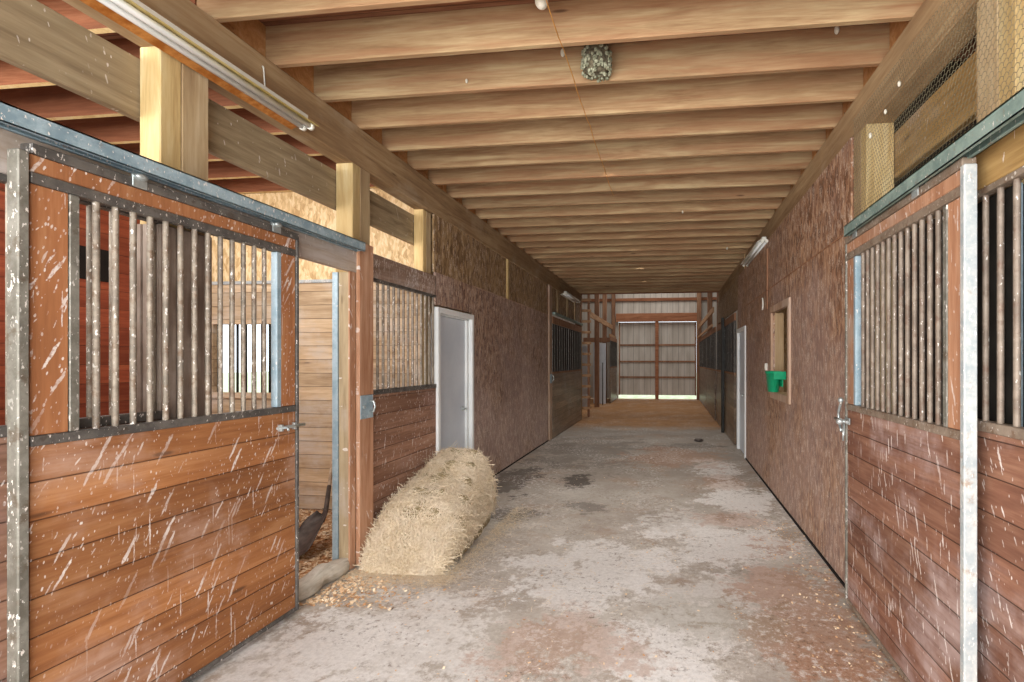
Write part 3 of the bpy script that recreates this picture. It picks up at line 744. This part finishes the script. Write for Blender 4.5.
# ------------------------------------------------------------------ chicken wire
def chicken(x,y0,y1,z0,z1,c,label):
    E=set(); V={}
    def vid(y,z): return (round(y,4),round(z,4))
    hx=c; dz=c*.5; rows=int((z1-z0)/(c*.9)); cols=int((y1-y0)/c)
    m=MB()
    for rI in range(rows):
        for cI in range(cols):
            yc=y0+(cI+.5*(rI%2))*c; zc=z0+rI*c*.9
            a=(yc,zc); top=(yc,zc+c*.40); l=(yc-c/2,zc+c*.9-c*.15+.0); rr=(yc+c/2,zc+c*.9-c*.15)
            for p,q in ((a,top),(top,l),(top,rr)):
                z_=min(q[1],z1)
                E.add((vid(*p),vid(q[0],z_)))
    for p,q in E:
        if q[0]>y1 or p[0]>y1: continue
        m.tube([(x+random.uniform(-.001,.001),p[0],p[1]),(x,q[0],q[1])],.0013,3,False)
    return tag(m.build('wire_netting',M['wire']),label,'netting')
chicken(1.212,1.0,3.47,2.41,3.19,.028,'hexagonal wire netting stretched between the right header and the door track')

# ------------------------------------------------------------------ hay
import numpy as np
rg=np.random.default_rng(5)
Y0B,Y1B=3.42,4.80
def sst(t): t=min(max(t,0),1); return t*t*(3-2*t)
def bale_h(y):
    t=(y-3.5)/(4.62-3.5)
    return .37+.31*min(max(t,0),1)
def bale_pt(u,y):   # u 0..1 around section from wall base over top to aisle base
    endr=min(1,max(0,(y-Y0B)/.34))**.5*min(1,max(0,(Y1B-y)/.12))**.5
    hh=bale_h(y)
    t=(y-3.5)/1.25
    xl=-2.30-.02*t; xr=-1.64-.12*t+.03*math.sin(math.pi*t)
    xc=(xl+xr)/2; hw=(xr-xl)/2
    a=math.pi*(1-u); e=.52
    cx=math.copysign(abs(math.cos(a))**e,math.cos(a)); sz=abs(math.sin(a))**e
    hh*=1-.10*max(0,cx)**2
    bulge=.03*math.sin(math.pi*sz)*(1 if cx>0 else 0)
    x=xc+(hw*cx+bulge)*(.72+.28*endr); z=hh*sz*(.12+.88*endr)
    return Vector((max(x,XL+.012),y,z))
hb=thing('hay_bale',(-2.0,4.25,0),'loose pale straw bale heaped against the left wall by the white door','hay bale')
m=MB(); NU,NY=26,30; ys=[Y0B+.004+(Y1B-Y0B-.008)*j/NY for j in range(NY+1)]
for j,y in enumerate(ys):
    for i in range(NU+1):
        p=bale_pt(i/NU,y); 
        n=.018*math.sin(p.y*21+p.z*17)+.014*math.sin(p.x*31+p.y*9)
        m.v.append((max(XL+.012,p.x*1.0+n*.5),p.y,max(0.002,p.z+n)))
for j in range(NY):
    for i in range(NU):
        a=j*(NU+1)+i; m.f.append((a,a+1,a+NU+2,a+NU+1)); m.sm.append(True)
m.f.append(tuple(range(NU+1))[::-1]); m.sm.append(False)
m.f.append(tuple(NY*(NU+1)+i for i in range(NU+1))); m.sm.append(False)
m.build('bale_core',M['haycore'],hb)
# strands
vs=[];fs=[]
def strand(p,d,L,w,n,bend):
    """ribbon from p along d"""
    d=d.normalized(); sd=d.cross(n)
    if sd.length<1e-3: return
    sd.normalize(); st=len(vs)
    for k in range(4):
        t=k/3-.5
        q=p+d*(L*t)+bend*(L*(t*t)*1.4)
        if q.x<XL+.01: q.x=XL+.01
        if q.z<.003: q.z=.003
        vs.append(tuple(q-sd*w)); vs.append(tuple(q+sd*w))
    for k in range(3):
        a=st+2*k; fs.append((a,a+1,a+3,a+2))
for _ in range(34000):
    y=float(rg.uniform(Y0B+.01,Y1B-.01)); u=float(rg.uniform(.02,.98))
    p=bale_pt(u,y); 
    e=.01; nn=(bale_pt(min(1,u+e),y)-bale_pt(max(0,u-e),y)).cross(bale_pt(u,y+.01)-bale_pt(u,y-.01))
    if nn.length<1e-9: continue
    nn.normalize()
    c=Vector((-2.0,min(max(y,3.7),4.5),.15))
    if nn.dot(p-c)<0: nn=-nn
    if y<3.62: nn=(nn+Vector((0,-1,0))*((3.62-y)/.18)).normalized()
    if y>4.70: nn=(nn+Vector((0,1,0))*((y-4.70)/.12)).normalized()
    r3=Vector(rg.normal(size=3)); 
    d=r3-nn*r3.dot(nn)*.93
    if rg.random()<.35: d+=Vector((1.2,0,-.3))
    if rg.random()<.07: d+=nn*.9
    if abs(nn.z)<.5 and rg.random()<.3: d+=Vector((0,0,-1.3))
    d.normalize()
    off=float(rg.uniform(-.002,.03))
    nv=(nn+Vector(rg.normal(size=3))*.4).normalized()
    strand(p+nn*off,d,float(rg.uniform(.06,.19)),float(rg.uniform(.0012,.0024)),nv,Vector(rg.normal(size=3))*.45-nn*.9)
def near_end():
    pass
for _ in range(7000):   # near face
    z=float(rg.uniform(0,1))**1.3*.30; q=z/.34; hwz=.335*(1-.12*(1-q))*(.80+.2*math.sqrt(max(0,1-(1-q)**2)))
    u_=float(rg.uniform(-1,1)); x=-1.965+u_*.29
    p=Vector((x,Y0B-.012+.30*q*q+.05*u_**4-float(rg.uniform(0,.02)),z))
    d=Vector(rg.normal(size=3)); d.y*=.15; d.z-=.5
    strand(p,d,float(rg.uniform(.06,.15)),.0017,Vector((rg.normal()*.3,-1,rg.normal()*.3)),Vector(rg.normal(size=3))*.3)
me=bpy.data.meshes.new('straw'); o0=hb.location
me.from_pydata([(a-o0[0],b-o0[1],c) for a,b,c in vs],[],fs); me.materials.append(M['hay'])
so=bpy.data.objects.new('straw',me); COL.objects.link(so); so.parent=hb; so['kind']='stuff'
# loose straw on the floor round the bale
vs=[];fs=[]
for _ in range(2600):
    k=rg.random()
    if k<.45: x=float(-1.62+abs(rg.normal())*.10); y=float(rg.uniform(3.3,5.1))
    elif k<.9: x=float(rg.uniform(-2.33,-1.55)); y=float(3.42-abs(rg.normal())*.10)
    else: x=float(rg.uniform(-1.7,.2)); y=float(rg.uniform(3.0,5.5))
    th=float(rg.uniform(0,6.3)); strand(Vector((x,y,.006+.004*rg.random())),Vector((math.cos(th),math.sin(th),0)),float(rg.uniform(.03,.10)),.0014,Vector((0,0,1)),Vector((rg.normal()*.3,rg.normal()*.3,0)))
me=bpy.data.meshes.new('loose_straw'); me.from_pydata(vs,[],fs); me.materials.append(M['hay'])
o=bpy.data.objects.new('loose_straw',me); COL.objects.link(o)
tag(o,'thin scatter of loose straw on the concrete around the hay bale','straw',kind='stuff')

# shavings
def flakes(name,samp,n,label,smin=.004,smax=.012,z=.003):
    v=[];f=[]
    for _ in range(n):
        x,y=samp(); s=float(rg.uniform(smin,smax)); th=float(rg.uniform(0,6.3)); r_=float(rg.uniform(.4,1)); t1,t2=rg.normal()*.25,rg.normal()*.25
        st=len(v)
        for a,b in ((-1,-1),(1,-1),(1,1),(-1,1)):
            dx=a*s; dy=b*s*r_
            v.append((x+dx*math.cos(th)-dy*math.sin(th),y+dx*math.sin(th)+dy*math.cos(th),z+s*.35+dx*t1+dy*t2))
        f.append((st,st+1,st+2,st+3))
    me=bpy.data.meshes.new(name); me.from_pydata(v,[],f); me.materials.append(M['shavings'])
    o=bpy.data.objects.new(name,me); COL.objects.link(o)
    return tag(o,label,'shavings',kind='stuff')
flakes('wood_shavings',lambda:(float(rg.uniform(-4.6,-2.47)),float(rg.uniform(2.3,4.78))),14000,'wood shaving bedding covering the left stall floor',.006,.016,-.006)
flakes('scattered_shavings',lambda:(float(XL+.02+abs(rg.normal())*.28),float(rg.uniform(2.9,3.6))),1500,'pale shavings spilled on the floor by the left doorway threshold')
flakes('floor_crumbs',lambda:(float(rg.uniform(-1.6,1.1)),float(abs(rg.normal())*2.2+2.0)),500,'sparse pale crumbs strewn along the aisle floor',.003,.008)
flakes('wall_crumbs',lambda:(float(XR-.02-abs(rg.normal())*.22),float(rg.uniform(1.9,5.0))),700,'pale crumbs gathered along the foot of the right wall',.003,.009)

# ------------------------------------------------------------------ nest, string, cocoons, bulb
r=thing('bird_nest',(-.46,3.03,3.37),'mud and moss bird nest stuck on a joist face near the middle of the ceiling','nest')
def bump(d): return d
m=MB(); zs=[3.60,3.54,3.48,3.42,3.37,3.345]; rr_=[.070,.074,.080,.088,.080,.045]
rs=[]
for z,q in zip(zs,rr_):
    st=len(m.v)
    for a in range(26):
        th=2*math.pi*a/26; k=q*(1+random.uniform(-.07,.07)); m.v.append((-.455+k*math.cos(th),3.136-.085+k*.95*math.sin(th),z+random.uniform(-.006,.006)))
    rs.append(st)
for i in range(5):
    for a in range(26): m.f.append((rs[i]+a,rs[i+1]+a,rs[i+1]+(a+1)%26,rs[i]+(a+1)%26)); m.sm.append(True)
m.f.append(tuple(rs[0]+a for a in range(26))); m.sm.append(False)
m.f.append(tuple(rs[-1]+a for a in range(26))[::-1]); m.sm.append(False)
m.build('mud_body',M['mud'],r)
m=MB()
for i in range(150):
    a=random.uniform(0,6.28); z=random.choice([3.345,3.36,3.38,3.40,3.42,3.44,3.47]); q=.086 if z>3.35 else random.uniform(.02,.075)
    m.blob((-.455+q*math.cos(a),3.051+q*math.sin(a),z+random.uniform(-.01,.01)),(random.uniform(.008,.016),random.uniform(.008,.014),random.uniform(.008,.015)),6,4,.2)
m.build('moss_rim',M['moss'],r)
pts=[(-.60,2.1+(5.3-2.1)*i/24,3.338-.012*math.sin(i*1.3)**2-.02*math.sin(math.pi*(i%6)/6)) for i in range(25)]
tag(MB().tube(pts,.0028,6).build('hanging_string',M['string']),'thin orange string sagging along under the aisle joists','string')
for (x,y,z,rr,lab) in [(1.21,2.79,3.03,.013,'pale oval cocoon highest on the netting under the right header'),(1.21,2.96,2.966,.012,'pale oval cocoon middle one on the netting under the right header'),(1.21,3.17,2.927,.015,'pale oval cocoon lowest on the netting beside the right post'),
    (-.685,3.125,3.54,.022,'whitish cocoon on a joist face left of the bird nest'),(1.0,3.125,3.555,.022,'whitish cocoon on a joist face at the ceiling right'),(-1.33,3.125,3.40,.012,'little whitish cocoon on a joist face at the ceiling left'),(.15,5.99,3.345,.016,'small white cocoon under a joist beyond the bird nest'),(.9,8.02,3.345,.02,'tiny white cocoon hanging below the far joists at right')]:
    tag(MB().blob((x,y,z),(rr*.7,rr*.7,rr*1.2),12,8).build('insect_cocoon',M['cocoon']),lab,'cocoon','pale cocoons on the ceiling timbers')
r=thing('light_bulb',(-.66,2.50,3.38),'clear glass light bulb between the nearest joists beside the string','light bulb')
MB().blob((-.66,2.50,3.42),(.035,.035,.042),16,10).build('glass_bulb',M['cocoon'],r)
MB().tube([(-.66,2.50,3.45),(-.66,2.50,3.52)],.022,14).tube([(-.66,2.50,3.52),(-.66,2.50,ZC)],.05,16).build('lamp_socket',M['white_enamel'],r)

# ------------------------------------------------------------------ far stalls
def far_front(s,xf,y0,y1,label,split=2,zt=2.31):
    r=thing('mesh_partition',(xf,(y0+y1)/2,0),label,'stall panel','far stall fronts')
    bxs(MB(),s,xf,.0,.04,y0,y1,.02,1.30).build('plank_panel',M['far_plank'],r)
    bxs(MB(),s,xf,-.004,.044,y0,y1,1.301,1.34,.003).build('sill_channel',M['far_wood'],r)
    bxs(MB(),s,xf,0,.04,y0,y1,zt,zt+.14,.003).build('top_board',M['far_wood'],r)
    bxs(MB(),s,xf,.024,.03,y0,y1,1.341,zt-.001).build('dark_mesh',M['black'],r)
    for i in range(split+1):
        y=y0+(y1-y0-.04)*i/split
        bxs(MB(),s,xf,0,.023,y,y+.04,1.341,zt-.001,.003).build('mesh_stile',M['steel_dark'],r)
    for i in range(1,14*split):
        y=y0+(y1-y0)*i/(14*split)
        if i%2: continue
        MB().tube([(xf-s*.014,y,1.341),(xf-s*.014,y,zt-.001)],.007,6,False).build('bar',M['steel_dark'],r)
    return r
far_front(1,XL+.04,9.66,12.88,'shiny dark stall front with black mesh top far along the left wall')
tag(MB().box(XL+.02,XL+.08,9.7,12.9,2.49,2.54,.004).build('door_track',M['galv_r']),'thin grey track above the far left mesh stall front','rail','sliding door tracks')
tag(MB().box(XL-.004,XL+.03,9.44,9.64,0.01,HZ0,.004).build('jamb_board',M['trimpale']),'orange upright board where the left chipboard wall ends far down the aisle','board')
r=thing('latch_plate',(XL+.03,9.55,1.2),'small white round plate latch on the far left orange board','latch')
MB().box(XL+.031,XL+.038,9.47,9.61,1.12,1.3,.003).build('plate',M['bluesteel'],r)
MB().tube([(XL+.038,9.58,1.15),(XL+.075,9.60,1.19),(XL+.075,9.60,1.24),(XL+.038,9.58,1.28)],.008,8).build('loop_handle',M['zinc'],r)
struct(MB().box(XL-.04,XL-.01,9.64,12.9,2.55,HZ0).build('wall_left_far',M['osb_lu']))
for i,y in enumerate((10.2,11.2,12.1)):
    tag(MB().box(XL-.008,XL+.01,y,y+.14,2.56,HZ0-.002,.003).build('batten',M['post_side']),f'{ORD[i]} upright batten above the far left mesh stall front','batten','battens above the far stall')
far_front(-1,XR-.02,9.35,12.85,'dark mesh topped stall front just past the white door on the right')
struct(MB().box(XR+.01,XR+.04,9.1,12.9,2.5,HZ0).build('wall_right_far',M['osb_lu']))
tag(MB().box(XR-.09,XR-.03,10.95,11.06,0,2.5,.004).build('steel_post',M['black']),'black upright steel post before the right mesh stall fronts','post')
# beyond the low ceiling
far_front(-1,XR-.04,13.15,16.2,'plank stall front with dark bars on the right beyond the low ceiling')
far_front(-1,XR-.04,16.3,20.0,'last plank stall front on the right next to the end door')
far_front(1,XL+.2,18.0,20.2,'low plank stall front on the left next to the end door',1)
def fp(x,y,label,z1=5.9,w=.15,m='far_wood'):
    tag(MB().box(x-w/2,x+w/2,y-w/2,y+w/2,0,z1,.006).build('timber_post',M[m]),label,'post','timber posts in the far bay')
fp(-2.46,16.6,'rough timber post standing left in the far bay, nearest of them')
fp(-2.42,18.3,'timber post in the far bay behind the white panel on the left')
fp(-2.30,20.15,'timber post at the left side of the end door')
fp(1.28,16.25,'timber post between the right far stall fronts')
fp(1.16,20.15,'timber post at the right side of the end door',w=.18)
fp(1.30,13.3,'timber post at the right just past the low ceiling',z1=5.9,w=.14)
def tbrd(x,y0,y1,z,h,label,m='far_rail_board',name='track_board'):
    tag(MB().box(x-.02,x+.02,y0,y1,z,z+h,.004).build(name,M[m]),label,'board','pale boards over the far stalls')
tbrd(-2.33,14.2,20.0,2.84,.17,'pale upper board running over the far left stalls')
tbrd(-2.20,18.0,20.0,2.46,.10,'pale lower board over the last left stall')
tbrd(1.14,13.3,20.0,2.84,.15,'pale upper board running over the far right stalls')
tbrd(1.10,13.2,20.0,2.36+.1,.07,'pale lower track board over the far right stalls')
# ladder-like rack
r=thing('wooden_ladder',(-2.42,13.6,0),'rough wooden ladder fixed upright left where the low ceiling ends','ladder')
MB().box(-2.50,-2.44,13.58,13.66,0,4.6,.004).build('side_rail',M['far_wood'],r)
MB().box(-2.28,-2.22,13.58,13.66,0,4.6,.004).build('side_rail',M['far_wood'],r)
for i in range(14):
    MB().box(-2.52,-2.17,13.54,13.579,.22+i*.30,.29+i*.30,.004).build('rung',M['far_rail_board'],r)
tag(MB().box(-3.05,-2.62,15.9,15.94,0.02,2.05,.004).build('white_panel',M['white_door']),'white upright panel behind the ladder in the far left bay','panel','white panels in the far bay')
tag(MB().box(-2.75,-2.30,17.7,17.74,0.02,2.2,.004).build('white_panel',M['white_door']),'white upright panel between the two far left posts','panel','white panels in the far bay')
tag(MB().tube([(-2.36,17.3,0.0),(-2.40,17.6,1.5)],.015,8).build('tool_pole',M['black']),'thin dark pole leaning by the far left white panel','pole')
tag(MB().box(-3.2,-2.2,18.13,18.22,2.25,2.42,.004).build('cross_board',M['far_wood']),'short cross board over the white panel in the far bay','board')
# end wall
E=MB()
E.box(-5.75,-2.12,YE,YE+.03,0,6).box(1.07,4.75,YE,YE+.03,0,6).box(-2.12,1.07,YE,YE+.03,3.2,6)
struct(E.build('wall_back',M['siding']))
ed=[]
for k,(x0,x1,lab) in enumerate(((-2.11,-.535,'left'),(-.525,1.06,'right'))):
    r=thing(f'door_{3+k}',((x0+x1)/2,YE,.17),None,None); r['kind']='structure'
    MB().box(x0,x1,YE-.03,YE-.02,.16,3.15).build('siding_sheet',M['siding'],r)
    for z in (.62,1.22,1.95): pass
    for z in (.86,1.50,2.18):
        MB().box(x0+.05,x1-.05,YE-.07,YE-.031,z,z+.07,.003).build('cross_rail',M['far_wood'],r)
    MB().box(x0,x0+.06,YE-.07,YE-.031,.16,3.15,.003).box(x1-.06,x1,YE-.07,YE-.031,.16,3.15,.003).build('door_stile',M['far_wood'],r)
tag(MB().box(-.60,-.46,YE-.22,YE-.08,0,3.15,.005).build('centre_post',M['far_beam']),'red-brown upright post in the middle of the end doorway','post')
tag(MB().box(-2.2,1.12,YE-.25,YE-.08,3.16,3.5,.006).build('end_beam',M['far_beam']),'thick red-brown beam across the top of the end doors','beam')
tag(MB().box(-5.7,4.7,YE-.08,YE-.01,4.02,4.14,.004).build('wall_girt',M['far_beam']),'thin red-brown girt across the siding above the end beam','girt')
# small dark thing on floor
tag(MB().blob((.55,9.7,.03),(.09,.06,.03),14,8,.1).build('floor_drain_clump',M['iron']),'small dark clump lying on the floor before the right far stalls','clump')

# ------------------------------------------------------------------ light
wd=bpy.data.worlds.new('sky'); sc.world=wd; wd.use_nodes=True
nt=wd.node_tree; bg=nt.nodes['Background']; bg.inputs[0].default_value=(.86,.93,1,1); bg.inputs[1].default_value=2.2
def area(loc,rot,sx,sy,p,c=(1,1,1)):
    l=bpy.data.lights.new('area','AREA'); l.shape='RECTANGLE'; l.size=sx; l.size_y=sy; l.energy=p; l.color=c
    o=bpy.data.objects.new('daylight_and_fill',l); COL.objects.link(o); o.location=loc; o.rotation_euler=rot; return o  # doorway daylight at the near end; those further in are added fill
R_=math.radians
WH=(1,.985,.96)
area((-.6,-1.3,1.8),(R_(88),0,0),3.4,3.0,275,WH)
area((-4.1,-1.2,2.0),(R_(90),0,0),2.8,2.6,260,WH)
area((-4.0,.6,2.9),(R_(90),0,0),2.6,.8,45,WH)  # added fill in the left stall, no such source there
area((3.0,-1.0,2.2),(R_(90),0,0),2.8,2.2,4,WH)  # weak added fill into the right stall
area((-.6,4.2,1.7),(R_(90),0,0),3.2,2.4,4,WH)  # added fill facing down the aisle, no source stands here
area((-.6,7.6,1.7),(R_(90),0,0),3.2,2.4,3,WH)  # second added fill further down the aisle
area((-4.1,3.0,2.45),(R_(180),0,0),2.6,2.6,12,WH)  # added upward fill for the joists over the left stall
area((1.9,5.3,3.3),(0,0,0),.8,2.2,14,(1,.97,.9))  # fill inside the room behind the hatch
for yy,pw in ((4.58,105),(6.20,100),(7.83,90),(9.46,85),(11.08,80)):
    l=bpy.data.lights.new('fill_spot','SPOT'); l.energy=pw; l.spot_size=R_(79); l.spot_blend=.5; l.shadow_soft_size=.06; l.color=(1,.96,.9)
    o=bpy.data.objects.new('aisle_fill',l); COL.objects.link(o); o.location=(-.58,yy,3.54)  # added fill tucked out of sight between joists, not real fittings
area((-3.9,3.4,3.3),(0,0,0),1.2,1.2,30,WH)  # added fill over the left stall
area((-.5,17,5.9),(0,0,0),4,5,160,(1,.95,.9))  # added fill under the far bay roof
# loft fill bounced: hidden behind the headers
cam=bpy.data.cameras.new('cam'); co=bpy.data.objects.new('cam',cam); COL.objects.link(co); sc.camera=co
co.location=(0,0,H); co.rotation_euler=(R_(90),0,math.atan(58/495))
cam.sensor_width=36; cam.lens=495/1024*36; cam.shift_x=-(612-512)/1024; cam.shift_y=(361-341)/1024
cam.clip_start=.05
sc.view_settings.view_transform='Standard'
sc.view_settings.exposure=0.0
for o in bpy.data.objects:
    if '_o' in o.keys(): del o['_o']
